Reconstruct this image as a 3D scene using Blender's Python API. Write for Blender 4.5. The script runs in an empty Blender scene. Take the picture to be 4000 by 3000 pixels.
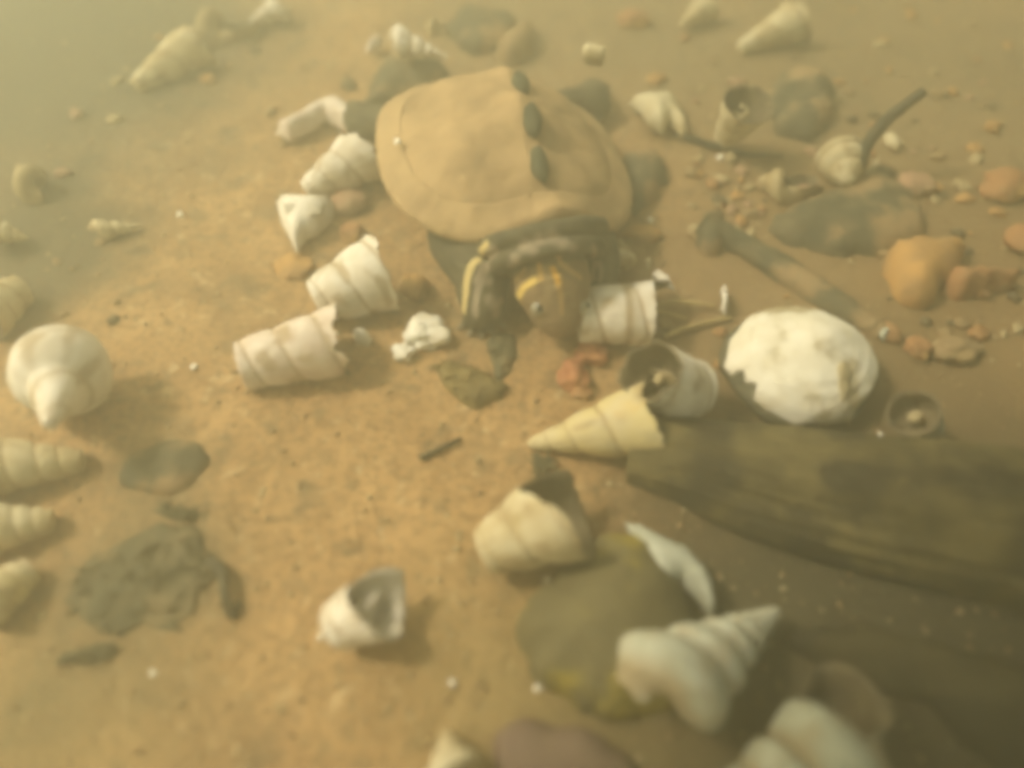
import bpy, bmesh, math, random
from mathutils import Vector, Matrix, noise, geometry
from mathutils.bvhtree import BVHTree
from mathutils.kdtree import KDTree
random.seed(7)
sc = bpy.context.scene
COL = sc.collection
rad = math.radians

# ------------------------------------------------------------------ camera
CAM_H, PITCH, FPX = 0.195, 52.0, 3140.0          # metres above the bed, degrees below the horizon, focal length in photo pixels
cam_d = bpy.data.cameras.new('camera')
cam = bpy.data.objects.new('camera', cam_d); COL.objects.link(cam)
cam.location = (0, 0, CAM_H); cam.rotation_euler = (rad(90 - PITCH), 0, 0)
cam_d.sensor_width = 36; cam_d.lens = 36 * FPX / 4000
cam_d.clip_start = 0.005; cam_d.clip_end = 50
cam_d.dof.use_dof = True; cam_d.dof.focus_distance = 0.262; cam_d.dof.aperture_fstop = 3.3
sc.camera = cam

# ------------------------------------------------------------------ light
SUN = Vector((-0.62, 0.12, 0.72)).normalized()    # towards the sun: high, to the left and a little beyond
w = bpy.data.worlds.new('World'); sc.world = w; w.use_nodes = True
nt = w.node_tree; bg = nt.nodes['Background']
sky = nt.nodes.new('ShaderNodeTexSky'); sky.sky_type = 'NISHITA'; sky.sun_disc = False
sky.sun_elevation = math.asin(SUN.z); sky.sun_rotation = math.atan2(SUN.x, SUN.y)
sky.air_density = 1.0; sky.dust_density = 3.0; sky.ozone_density = 0.6
nt.links.new(sky.outputs[0], bg.inputs[0]); bg.inputs[1].default_value = 0.075
sd = bpy.data.lights.new('sun', 'SUN'); sd.energy = 5.0; sd.angle = rad(9); sd.color = (1.0, 0.905, 0.735)
sun = bpy.data.objects.new('sun', sd); COL.objects.link(sun)
sun.rotation_euler = (-SUN).to_track_quat('-Z', 'Y').to_euler()

vs = sc.view_settings
vs.view_transform = 'Standard'; vs.look = 'None'; vs.gamma = 1; vs.exposure = 1.08
sc.render.engine = 'CYCLES'
cy = sc.cycles
cy.use_denoising = True; cy.max_bounces = 8; cy.diffuse_bounces = 3; cy.volume_bounces = 3
cy.filter_width = 5.8; cy.caustics_reflective = False; cy.caustics_refractive = False

# ------------------------------------------------------------------ helpers
cp, sp = math.cos(rad(PITCH)), math.sin(rad(PITCH))
def at(px, py, z=0.0):
    """Point of the place at height z seen at a photo pixel (used once, to survey where things lie on the bed)."""
    d = Vector((0, cp, -sp)) + Vector((1, 0, 0)) * ((px - 2000) / FPX) + Vector((0, sp, cp)) * ((1500 - py) / FPX)
    t = (z - CAM_H) / d.z
    return Vector((0, 0, CAM_H)) + d * t
def nz(p, s, seed=0):
    return noise.noise(Vector((p[0] * s + seed * 13.1, p[1] * s - seed * 7.7, (p[2] if len(p) > 2 else 0) * s + seed * 3.3)))
def bed(x, y):
    r = math.hypot(x, y - 0.15)
    a = min(1.0, max(0.0, (r - 0.35) / 1.0))
    return (0.0035 + 0.03 * a) * nz((x, y, 0), 9, 1) + 0.0016 * nz((x, y, 0), 32, 2) + 0.0007 * nz((x, y, 0), 110, 3) + 0.0004 * nz((x, y, 0), 300, 4)
def on(px, py, dz=0.0):
    p = at(px, py, 0)
    for _ in range(4): p = at(px, py, bed(p.x, p.y) + dz)
    return p

def link(name, me, mat=None, parent=None, smooth=True):
    if 'marks' not in me.color_attributes and len(me.vertices):
        me.color_attributes.new('marks', 'FLOAT_COLOR', 'POINT').data.foreach_set('color', [0.0] * 4 * len(me.vertices))
    o = bpy.data.objects.new(name, me); COL.objects.link(o)
    if mat:
        me.materials.clear(); me.materials.append(mat)
    if smooth and me.polygons:
        me.polygons.foreach_set('use_smooth', [True] * len(me.polygons))
    if parent: o.parent = parent
    return o
def mesh(verts, faces, name='m'):
    me = bpy.data.meshes.new(name); me.from_pydata([tuple(v) for v in verts], [], faces); me.update(); return me
def tag(o, label=None, cat=None, group=None, kind=None):
    if label: o['label'] = label
    if cat: o['category'] = cat
    if group: o['group'] = group
    if kind: o['kind'] = kind
    return o
def empty(name, label, cat, loc=(0, 0, 0), mat=None, group=None):
    o = bpy.data.objects.new(name, None); COL.objects.link(o)
    o.empty_display_size = 0.01
    if mat is not None: o.matrix_world = mat
    else: o.location = loc
    return tag(o, label, cat, group)

def material(name, c1, c2, s1=90, c3=None, s3=25, k3=(0.5, 0.65), spec=0.2, rough=0.75, bump=0.25, sb=350, bdist=0.0006, attr=False):
    m = bpy.data.materials.new(name); m.use_nodes = True
    t = m.node_tree; N = t.nodes; Lk = t.links.new
    b = N['Principled BSDF']; b.inputs['Roughness'].default_value = rough; b.inputs['Specular IOR Level'].default_value = spec
    tc = N.new('ShaderNodeTexCoord')
    def nse(scale, det=4):
        n = N.new('ShaderNodeTexNoise'); n.inputs['Scale'].default_value = scale; n.inputs['Detail'].default_value = det
        n.inputs['Roughness'].default_value = 0.6; Lk(tc.outputs['Object'], n.inputs['Vector']); return n.outputs[0]
    def ramp(src, a, bb):
        r = N.new('ShaderNodeMapRange'); r.interpolation_type = 'SMOOTHSTEP'; Lk(src, r.inputs[0]); r.inputs[1].default_value = a; r.inputs[2].default_value = bb; return r.outputs[0]
    def mix(f, a, bb):
        x = N.new('ShaderNodeMix'); x.data_type = 'RGBA'; Lk(f, x.inputs[0])
        for i, v in ((6, a), (7, bb)):
            if isinstance(v, tuple): x.inputs[i].default_value = (*v, 1)
            else: Lk(v, x.inputs[i])
        return x.outputs[2]
    col = mix(ramp(nse(s1), 0.35, 0.65), c1, c2)
    if c3: col = mix(ramp(nse(s3, 5), *k3), col, c3)
    if attr:
        a = N.new('ShaderNodeVertexColor'); a.layer_name = 'marks'
        x = N.new('ShaderNodeMix'); x.data_type = 'RGBA'; Lk(a.outputs['Alpha'], x.inputs[0]); Lk(col, x.inputs[6]); Lk(a.outputs['Color'], x.inputs[7]); col = x.outputs[2]
    Lk(col, b.inputs['Base Color'])
    bp = N.new('ShaderNodeBump'); bp.inputs['Strength'].default_value = bump; bp.inputs['Distance'].default_value = bdist
    Lk(nse(sb, 6), bp.inputs['Height']); Lk(bp.outputs[0], b.inputs['Normal'])
    m['_nodes'] = 1
    return m

M = {
 'shell_white': material('chalky white shell', (0.80, 0.74, 0.64), (0.68, 0.60, 0.48), 120, (0.44, 0.34, 0.20), 70, (0.56, 0.72), attr=True),
 'shell_pink': material('pinkish white shell', (0.76, 0.66, 0.56), (0.66, 0.53, 0.43), 120, (0.44, 0.33, 0.24), 70, (0.58, 0.75), attr=True),
 'shell_cream': material('cream shell', (0.62, 0.54, 0.36), (0.52, 0.42, 0.24), 110, (0.36, 0.26, 0.12), 60, (0.54, 0.7), attr=True),
 'shell_yellow': material('ochre banded shell', (0.62, 0.50, 0.24), (0.58, 0.50, 0.34), 60, (0.60, 0.36, 0.08), 38, (0.52, 0.62), attr=True),
 'shell_grey': material('grey worn shell', (0.50, 0.50, 0.40), (0.38, 0.38, 0.29), 130, (0.24, 0.23, 0.15), 60, (0.55, 0.7), attr=True),
 'shell_tan': material('tan silted shell', (0.46, 0.37, 0.21), (0.38, 0.29, 0.15), 120, (0.28, 0.2, 0.1), 60, (0.5, 0.68), attr=True),
 'nacre': material('dull nacre lining', (0.58, 0.52, 0.42), (0.44, 0.39, 0.30), 130, None, rough=0.5, spec=0.4, attr=True),
 'lining_brown': material('brown stained lining', (0.20, 0.155, 0.085), (0.13, 0.10, 0.06), 130, attr=True),
 'bright': material('bright white quartz', (0.86, 0.82, 0.70), (0.80, 0.72, 0.58), 150, rough=0.5),
 'valve': material('eroded white valve', (0.86, 0.80, 0.66), (0.74, 0.66, 0.50), 110, (0.42, 0.34, 0.20), 60, (0.50, 0.64), bump=0.9),
 'perio': material('dark shell skin', (0.10, 0.09, 0.055), (0.16, 0.14, 0.09), 200),
 'stone_dark': material('dark olive stone', (0.075, 0.070, 0.043), (0.14, 0.115, 0.065), 75, (0.30, 0.20, 0.10), 55, (0.47, 0.62), bump=0.5),
 'stone_olive': material('olive algae stone', (0.115, 0.095, 0.045), (0.16, 0.13, 0.06), 50, (0.30, 0.23, 0.04), 26, (0.50, 0.60), bump=0.5),
 'stone_orange': material('orange stone', (0.38, 0.19, 0.08), (0.30, 0.17, 0.08), 70, (0.60, 0.36, 0.12), 45, (0.52, 0.7), bump=0.4),
 'stone_ochre': material('ochre stone', (0.50, 0.28, 0.095), (0.34, 0.20, 0.085), 70, bump=0.4),
 'stone_red': material('red brown stone', (0.36, 0.14, 0.07), (0.44, 0.20, 0.09), 90, bump=0.4),
 'stone_mauve': material('mauve brown stone', (0.15, 0.10, 0.075), (0.20, 0.135, 0.09), 60, (0.10, 0.07, 0.05), 40, bump=0.4),
 'stone_pink': material('pinkish stone', (0.42, 0.25, 0.15), (0.36, 0.24, 0.14), 70, bump=0.4),
 'stone_brown': material('brown stone', (0.28, 0.19, 0.10), (0.36, 0.25, 0.12), 70, bump=0.4),
 'log': material('mottled olive log', (0.165, 0.128, 0.052), (0.085, 0.066, 0.028), 80, (0.045, 0.036, 0.019), 45, (0.44, 0.60), bump=0.9, sb=220, bdist=0.002),
 'wood': material('waterlogged wood', (0.060, 0.047, 0.022), (0.10, 0.078, 0.036), 60, (0.034, 0.027, 0.014), 30, (0.45, 0.62), bump=0.6, bdist=0.001),
 'twig': material('dark twig bark', (0.05, 0.047, 0.03), (0.08, 0.07, 0.045), 150, bump=0.5),
 'twig_pale': material('pale dead stem', (0.52, 0.40, 0.18), (0.40, 0.29, 0.13), 150),
 'algae': material('dark algae', (0.085, 0.08, 0.045), (0.13, 0.108, 0.058), 120, (0.22, 0.16, 0.08), 60, (0.55, 0.7), bump=0.6),
 'algae_brown': material('brown algae fluff', (0.22, 0.16, 0.06), (0.16, 0.12, 0.05), 120, bump=0.6),
 'silt_carapace': material('silt covered carapace', (0.44, 0.295, 0.145), (0.34, 0.225, 0.11), 60, (0.25, 0.165, 0.08), 24, (0.48, 0.66), bump=0.35, sb=260, bdist=0.0008, attr=True),
 'rim': material('pale marginal rim', (0.45, 0.305, 0.15), (0.36, 0.24, 0.12), 60, bump=0.3, attr=True),
 'knob': material('dark keel knob', (0.045, 0.05, 0.03), (0.07, 0.07, 0.042), 150),
 'plastron': material('dull yellow plastron', (0.30, 0.24, 0.12), (0.2, 0.16, 0.08), 60),
 'skin': material('dark olive turtle skin', (0.070, 0.062, 0.038), (0.10, 0.085, 0.05), 220, bump=0.5, sb=700, bdist=0.0004, attr=True),
 'iris': material('pale eye ring', (0.30, 0.27, 0.20), (0.24, 0.22, 0.16), 300, rough=0.3, spec=0.5),
 'pupil': material('dark pupil', (0.02, 0.02, 0.015), (0.03, 0.03, 0.02), 300, rough=0.2, spec=0.5),
 'claw': material('grey claw', (0.30, 0.27, 0.20), (0.22, 0.19, 0.14), 300),
}

# ------------------------------------------------------------------ the bed
def sand_material():
    m = material('river sand', (0.49, 0.30, 0.130), (0.395, 0.235, 0.100), 42, (0.27, 0.175, 0.085), 14, (0.50, 0.72), bump=0.8, sb=420, bdist=0.0010)
    t = m.node_tree; N = t.nodes; Lk = t.links.new; b = N['Principled BSDF']
    src = b.inputs['Base Color'].links[0].from_socket
    tc = next(n for n in N if n.type == 'TEX_COORD')
    def nse(scale, det=3):
        n = N.new('ShaderNodeTexNoise'); n.inputs['Scale'].default_value = scale; n.inputs['Detail'].default_value = det
        Lk(tc.outputs['Object'], n.inputs['Vector']); return n
    def mixin(fac, colr, src):
        x = N.new('ShaderNodeMix'); x.data_type = 'RGBA'; Lk(fac, x.inputs[0]); Lk(src, x.inputs[6]); x.inputs[7].default_value = (*colr, 1); return x.outputs[2]
    def mr(s, a, bb, c=0.0, d=1.0):
        r = N.new('ShaderNodeMapRange'); r.interpolation_type = 'SMOOTHSTEP'; Lk(s, r.inputs[0])
        for i, v in enumerate((a, bb, c, d)): r.inputs[i + 1].default_value = v
        return r.outputs[0]
    src = mixin(mr(nse(150).outputs[0], 0.60, 0.70, 0, 0.55), (0.15, 0.115, 0.06), src)        # dark grains
    src = mixin(mr(nse(440, 3).outputs[0], 0.40, 0.66, 0, 0.7), (0.25, 0.150, 0.066), src)        # coarse brown grains
    src = mixin(mr(nse(240).outputs[0], 0.60, 0.72, 0, 0.6), (0.62, 0.47, 0.26), src)          # pale grains
    src = mixin(mr(nse(75).outputs[0], 0.54, 0.70, 0, 0.6), (0.19, 0.135, 0.07), src)           # silt spots
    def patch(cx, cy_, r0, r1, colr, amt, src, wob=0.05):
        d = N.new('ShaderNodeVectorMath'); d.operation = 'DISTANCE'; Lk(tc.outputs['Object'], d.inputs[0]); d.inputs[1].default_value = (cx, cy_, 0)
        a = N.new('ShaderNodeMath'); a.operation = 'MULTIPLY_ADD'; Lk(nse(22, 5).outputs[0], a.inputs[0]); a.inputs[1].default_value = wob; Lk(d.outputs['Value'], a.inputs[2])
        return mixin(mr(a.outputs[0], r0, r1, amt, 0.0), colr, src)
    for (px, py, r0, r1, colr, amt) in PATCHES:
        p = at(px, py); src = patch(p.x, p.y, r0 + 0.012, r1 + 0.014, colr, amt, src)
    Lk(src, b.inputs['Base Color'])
    return m
PATCHES = [  # organic mud and silt lying on the sand, with shade painted in at lower right
    (3700, 2700, 0.055, 0.130, (0.042, 0.028, 0.012), 0.97),  # mud, its colour lowered to deepen the shade in this corner
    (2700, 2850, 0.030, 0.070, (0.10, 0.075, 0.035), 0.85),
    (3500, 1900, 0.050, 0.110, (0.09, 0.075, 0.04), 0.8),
    (220, 200, 0.065, 0.160, (0.085, 0.085, 0.058), 0.85),
    (2200, 60, 0.050, 0.130, (0.19, 0.155, 0.09), 0.6),
    (3700, 400, 0.080, 0.190, (0.20, 0.155, 0.085), 0.7),
    (150, 960, 0.030, 0.066, (0.085, 0.08, 0.05), 0.85),
    (150, 2850, 0.020, 0.070, (0.24, 0.185, 0.08), 0.55),
    (2050, 2700, 0.020, 0.065, (0.27, 0.20, 0.08), 0.6),
    (480, 2320, 0.020, 0.052, (0.15, 0.12, 0.062), 0.8),
    (600, 1850, 0.012, 0.036, (0.17, 0.135, 0.07), 0.6),
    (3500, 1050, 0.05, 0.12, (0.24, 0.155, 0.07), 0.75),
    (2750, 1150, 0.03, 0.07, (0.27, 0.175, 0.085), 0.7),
    (1900, 1250, 0.015, 0.04, (0.2, 0.15, 0.075), 0.6),
    (380, 1500, 0.006, 0.022, (0.19, 0.155, 0.085), 0.6),
]
def build_bed():
    n = 260; vs_, fs = [], []
    def wv(i, lo):
        u = (i / (n - 1)) * 2 - 1
        return (0.30 * u + 2.9 * abs(u) ** 5 * (1 if u > 0 else -1))
    for j in range(n):
        y = 0.17 + wv(j, 0)
        for i in range(n):
            x = wv(i, 0)
            vs_.append((x, y, bed(x, y)))
    for j in range(n - 1):
        for i in range(n - 1):
            a = j * n + i; fs.append((a, a + 1, a + n + 1, a + n))
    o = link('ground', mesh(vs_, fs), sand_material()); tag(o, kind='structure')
build_bed()

# ------------------------------------------------------------------ generic builders
def mound(outline, h, power=0.5, rough=0.0, rs=60, step=0.0016, seed=0, ridge=None, sink=0.001, curved_floor=False, follow=True, thin=None, base=0.0):
    """A closed solid over an outline on the bed: domed top, underside follows the bed (or a shell of given thickness)."""
    c = sum(outline, Vector((0, 0, 0))) / len(outline)
    pts = [Vector((p.x - c.x, p.y - c.y)) for p in outline]
    dens = []
    for i, p in enumerate(pts):
        q = pts[(i + 1) % len(pts)]; k = max(1, int((q - p).length / step))
        for j in range(k): dens.append(p.lerp(q, j / k))
    dens = [p + Vector((nz((p.x, p.y, 0), 180, seed + 5), nz((p.x, p.y, 0), 180, seed + 6))) * (rough * 0.8) for p in dens]
    x0, x1 = min(p.x for p in dens), max(p.x for p in dens); y0, y1 = min(p.y for p in dens), max(p.y for p in dens)
    def inside(p):
        r = False; j = len(dens) - 1
        for i in range(len(dens)):
            a, b = dens[i], dens[j]
            if (a.y > p.y) != (b.y > p.y) and p.x < (b.x - a.x) * (p.y - a.y) / (b.y - a.y) + a.x: r = not r
            j = i
        return r
    kd = KDTree(len(dens))
    for i, a in enumerate(dens): kd.insert((a.x, a.y, 0), i)
    kd.balance()
    def dist(p):
        return kd.find((p.x, p.y, 0))[2]
    allp = list(dens)
    y = y0
    while y < y1:
        x = x0
        while x < x1:
            p = Vector((x + random.uniform(-.2, .2) * step, y + random.uniform(-.2, .2) * step))
            if inside(p) and dist(p) > step * 0.6: allp.append(p)
            x += step
        y += step
    nb = len(dens)
    res = geometry.delaunay_2d_cdt(allp, [], [list(range(nb))], 1, 1e-7)
    P, F = res[0], res[2]
    ds = [dist(p) for p in P]; dm = max(ds) or 1
    top, bot = [], []
    for p, d in zip(P, ds):
        t = d / dm
        z = h * (1 - (1 - t) ** 2) ** power if t > 0 else 0
        if ridge: z += ridge(p, t)
        z += rough * nz((p.x, p.y, 0), rs, seed) * min(1, t * 4)
        g = bed(p.x + c.x, p.y + c.y) if follow else 0
        zt = g + base + z + 0.0004
        top.append((p.x, p.y, zt))
        bot.append((p.x, p.y, zt - thin if thin else g - sink))
    n = len(P)
    V = top + bot; Fs = []
    edge = {}
    for f in F:
        f = list(f)
        Fs.append(tuple(f)); Fs.append(tuple(v + n for v in reversed(f)))
        for i in range(len(f)):
            e = (f[i], f[(i + 1) % len(f)])
            edge[e] = 1
    for (a, b) in list(edge):
        if (b, a) not in edge: Fs.append((b, a, a + n, b + n))
    me = mesh(V, Fs)
    return me, Vector((c.x, c.y, 0))
def PL(pts, z=0.0):
    return [at(px, py, z) for px, py in pts]
def smooth_loop(pts, k=4):
    out = []
    n = len(pts)
    for i in range(n):
        p0, p1, p2, p3 = pts[i - 1], pts[i], pts[(i + 1) % n], pts[(i + 2) % n]
        for j in range(k):
            t = j / k
            out.append(0.5 * ((2 * p1) + (p2 - p0) * t + (2 * p0 - 5 * p1 + 4 * p2 - p3) * t * t + (3 * p1 - p0 - 3 * p2 + p3) * t ** 3))
    return out

def tube(path, radii, seg=12, ends=True, wob=0.0, seed=0):
    V, F = [], []
    n = len(path)
    for i, p in enumerate(path):
        d = (path[min(i + 1, n - 1)] - path[max(i - 1, 0)]).normalized()
        u = d.cross(Vector((0, 0, 1)));
        if u.length < 1e-3: u = d.cross(Vector((0, 1, 0)))
        u.normalize(); v = u.cross(d)
        for k in range(seg):
            a = 2 * math.pi * k / seg
            r = radii[i] * (1 + wob * nz((k * .9, i * .35, seed), 1, seed))
            V.append(p + u * r * math.cos(a) + v * r * math.sin(a))
    for i in range(n - 1):
        for k in range(seg):
            a = i * seg + k; b = i * seg + (k + 1) % seg
            F.append((a, b, b + seg, a + seg))
    if ends:
        F.append(tuple(range(seg - 1, -1, -1))); F.append(tuple((n - 1) * seg + k for k in range(seg)))
    return V, F
def spline(pts, k=8):
    P = [pts[0]] + list(pts) + [pts[-1]]; out = []
    for i in range(1, len(P) - 2):
        p0, p1, p2, p3 = P[i - 1], P[i], P[i + 1], P[i + 2]
        for j in range(k):
            t = j / k
            out.append(0.5 * ((2 * p1) + (p2 - p0) * t + (2 * p0 - 5 * p1 + 4 * p2 - p3) * t * t + (3 * p1 - p0 - 3 * p2 + p3) * t ** 3))
    out.append(P[-2]); return out
def lerp_list(vals, n):
    out = []
    for i in range(n):
        f = i / (n - 1) * (len(vals) - 1); a = min(int(f), len(vals) - 2); out.append(vals[a] + (vals[a + 1] - vals[a]) * (f - a))
    return out

def rock_mesh(r, seed, sub=4, rough=0.18, sq=(1, 1, 1), facet=0.0):
    bm = bmesh.new(); bmesh.ops.create_icosphere(bm, subdivisions=sub, radius=1)
    for v in bm.verts:
        p = v.co.normalized()
        k = 1 + rough * noise.noise(p * 1.3 + Vector((seed * 3.1, seed, 0))) * 1.6 + rough * 0.5 * noise.noise(p * 3.1 + Vector((0, seed * 2.3, 1))) + rough * 0.18 * noise.noise(p * 8 + Vector((seed, 0, 2)))
        v.co = Vector((p.x * sq[0], p.y * sq[1], p.z * sq[2])) * k * r
    me = bpy.data.meshes.new('rock'); bm.to_mesh(me); bm.free(); return me
def stone(name, label, cat, px, py, wpx, hpx, mat, seed, zf=0.6, rot=0, rough=0.2, group=None, lift=0.55):
    p = on(px, py); s = (at(px + 50, py).x - at(px - 50, py).x) / 100
    rx = wpx * s / 2; ry = hpx * s / 2 / 0.9
    me = rock_mesh(1, seed, 4, rough, (rx, ry, min(rx, ry) * zf))
    o = link(name, me, M[mat]); o.location = (p.x, p.y, bed(p.x, p.y) + min(rx, ry) * zf * lift); o.rotation_euler = (0, 0, rad(rot))
    return tag(o, label, cat, group)

# ------------------------------------------------------------------ snail shells
def coil(L, Rb, wexp, turns, t0=0.0, nring=30, per=40, hand=1, sq=2.3, keel=0.0, jag=0.0, seed=0, a_k=1.08, b_k=0.56, rough=0.02, ribs=0.0, flare=0.0, bulge=0.13, flat=0.46, baser=0.34, band=0.0):
    """Verts of spire, body whorl and lining of a coiled shell: axis +X, tip near the origin, last lip at angle 0."""
    a = 0.5 * L * (1 - 1 / wexp) * a_k; b = Rb * b_k; Rc = Rb - b; X = L - a
    kk = math.log(wexp) / (2 * math.pi)
    th0 = -2 * math.pi * turns
    def pt(th, ph, shrink=1.0):
        e = math.exp(kk * th)
        c, s = math.cos(ph), math.sin(ph)
        q = (abs(c) ** sq + abs(s) ** sq) ** (-1 / sq)
        kf = 1 + keel * math.exp(-((ph - 2.1) / 0.35) ** 2) + ribs * math.sin(ph * 7) * (c > -0.3)
        fl = 1 + flare * max(0, 1 + th / 0.9) ** 2
        xx = X - a * s * q * shrink * fl
        if c > 0:
            so_ = max(-1.0, min(1.0, s * q))
            tgt = Rb * (X - a * so_) / L * (1 + bulge * (1 - so_ * so_)) * (1 - baser * max(0.0, -so_ - 0.1) ** 2.2) * kf
            rr = Rc + (tgt - Rc) * min(1.0, c * q) ** flat * shrink * fl
        else: rr = Rc + b * c * q * shrink * fl
        rr = max(rr, Rb * 0.03)
        n_ = 1 + rough * noise.noise(Vector((th * 1.7, ph * 1.5, seed))) + rough * 0.6 * noise.noise(Vector((th * 6, ph * 3, seed + 9)))
        return Vector((xx * e, rr * e * math.cos(th * hand) * n_, rr * e * math.sin(th * hand) * n_))
    def mark(th, ph):
        c, s_ = math.cos(ph), math.sin(ph)
        q = (abs(c) ** sq + abs(s_) ** sq) ** (-1 / sq); u = s_ * q
        n1 = noise.noise(Vector((th * 1.3, ph * 1.1, seed + 20))); n2 = noise.noise(Vector((th * 9, ph * 0.8, seed + 5)))
        sut = max(0.0, min(1.0, (abs(u + 0.03) - 0.62 + 0.16 * n1) / 0.28)) * 0.75
        grow = max(0.0, n2) * 0.45
        blot = max(0.0, min(1.0, (noise.noise(Vector((th * 2.1, ph * 2.3, seed + 40))) - 0.12) * 3.2)) * 0.6
        band_ = band * math.exp(-((u - 0.15) / 0.16) ** 2)
        al = max(sut, grow, blot, band_)
        k = 0.5 + 0.5 * noise.noise(Vector((th * 3, ph * 2, seed + 60)))
        return (0.25 + 0.16 * k, 0.175 + 0.11 * k, 0.085 + 0.06 * k, al)
    def lip(ph):
        return jag * (noise.noise(Vector((math.cos(ph) * 1.4, math.sin(ph) * 1.4, seed))) + 0.5 * noise.noise(Vector((math.cos(ph) * 4, math.sin(ph) * 4, seed + 3)))) - jag * 0.5
    def sweep(ths, cap0=False):
        V, F, C = [], [], []
        for th_f in ths:
            for k in range(nring):
                ph = 2 * math.pi * k / nring
                th = th_f(ph); V.append(pt(th, ph)); C.append(mark(th, ph))
        for i in range(len(ths) - 1):
            for k in range(nring):
                A = i * nring + k; B = i * nring + (k + 1) % nring
                F.append((A, B, B + nring, A + nring) if hand > 0 else (A, A + nring, B + nring, B))
        if cap0: F.append(tuple(range(nring)))
        return V, F, C
    split = -2 * math.pi * 1.0
    ns = max(4, int(per * max(0.2, turns - 1)))
    spire = sweep([(lambda ph, t=th0 + (split - th0) * i / ns: t) for i in range(ns + 1)], True) if turns > 1.02 else None
    s0 = max(split, th0)
    nb = per
    body = sweep([(lambda ph, u=i / nb: s0 + (lip(ph) - s0) * u) for i in range(nb + 1)], turns <= 1.02)
    V, F = [], []
    depth = [0, -0.01, -0.06, -0.2, -0.5, -0.9, -1.4, -2.0, -2.8]
    shr = [1.0, 0.93, 0.88, 0.86, 0.85, 0.85, 0.84, 0.83, 0.8]
    for d, sh in zip(depth, shr):
        for k in range(nring):
            ph = 2 * math.pi * k / nring
            V.append(pt(lip(ph) + d, ph, sh))
    for i in range(len(depth) - 1):
        for k in range(nring):
            A = i * nring + k; B = i * nring + (k + 1) % nring
            F.append((A, A + nring, B + nring, B))
    F.append(tuple((len(depth) - 1) * nring + k for k in range(nring)))
    return spire, body, (V, F)

SHELLGRP = 'empty snail shells scattered over the river bed'
def shell(label, apex, base, roll, mat='shell_white', ratio=0.30, wexp=1.5, turns=6, lining='nacre', lift=0.0, tip_up=0.0, cut=None, cat='snail shell', group=SHELLGRP, **kw):
    """apex/base: photo pixels of the tip and of the far end of the mouth; ratio: base radius over length."""
    La = (on(*apex) - on(*base)).length
    Rb = La * ratio
    A = on(apex[0], apex[1], Rb * 0.35 + lift + tip_up); B = on(base[0], base[1], Rb * 0.85 + lift)
    d = B - A; L = d.length; X = d / L
    # a broken tip: the coil starts later, so the whole cone is longer than what is left of it
    full = L / (1 - cut) if cut else L
    O = B - X * full
    Y = Vector((0, 0, 1)).cross(X).normalized(); Z = X.cross(Y)
    mw = Matrix((X, Y, Z)).transposed().to_4x4(); mw.translation = O
    mw = mw @ Matrix.Rotation(rad(roll), 4, 'X')
    if cut: turns = math.log(1 / cut) / math.log(wexp) + 0.0
    s, b, l = coil(full, full * ratio * (1 - (cut or 0)) if cut else L * ratio, wexp, turns, **kw)
    base_pt = B + Vector((0, 0, -Rb * 0.85))
    root = empty('snail_shell', label, cat, loc=base_pt, group=group)
    inv = Matrix.Translation(-base_pt) @ mw
    for nm, g, m_ in (('spire', s, mat), ('body_whorl', b, mat), ('aperture', l, lining)):
        if g:
            me = mesh([inv @ v for v in g[0]], g[1]); ca = me.color_attributes.new('marks', 'FLOAT_COLOR', 'POINT')
            if len(g) > 2: ca.data.foreach_set('color', [x for c in g[2] for x in c])
            else: ca.data.foreach_set('color', [0.0] * 4 * len(me.vertices))
            link(nm, me, M[m_], root)
    return root

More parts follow.
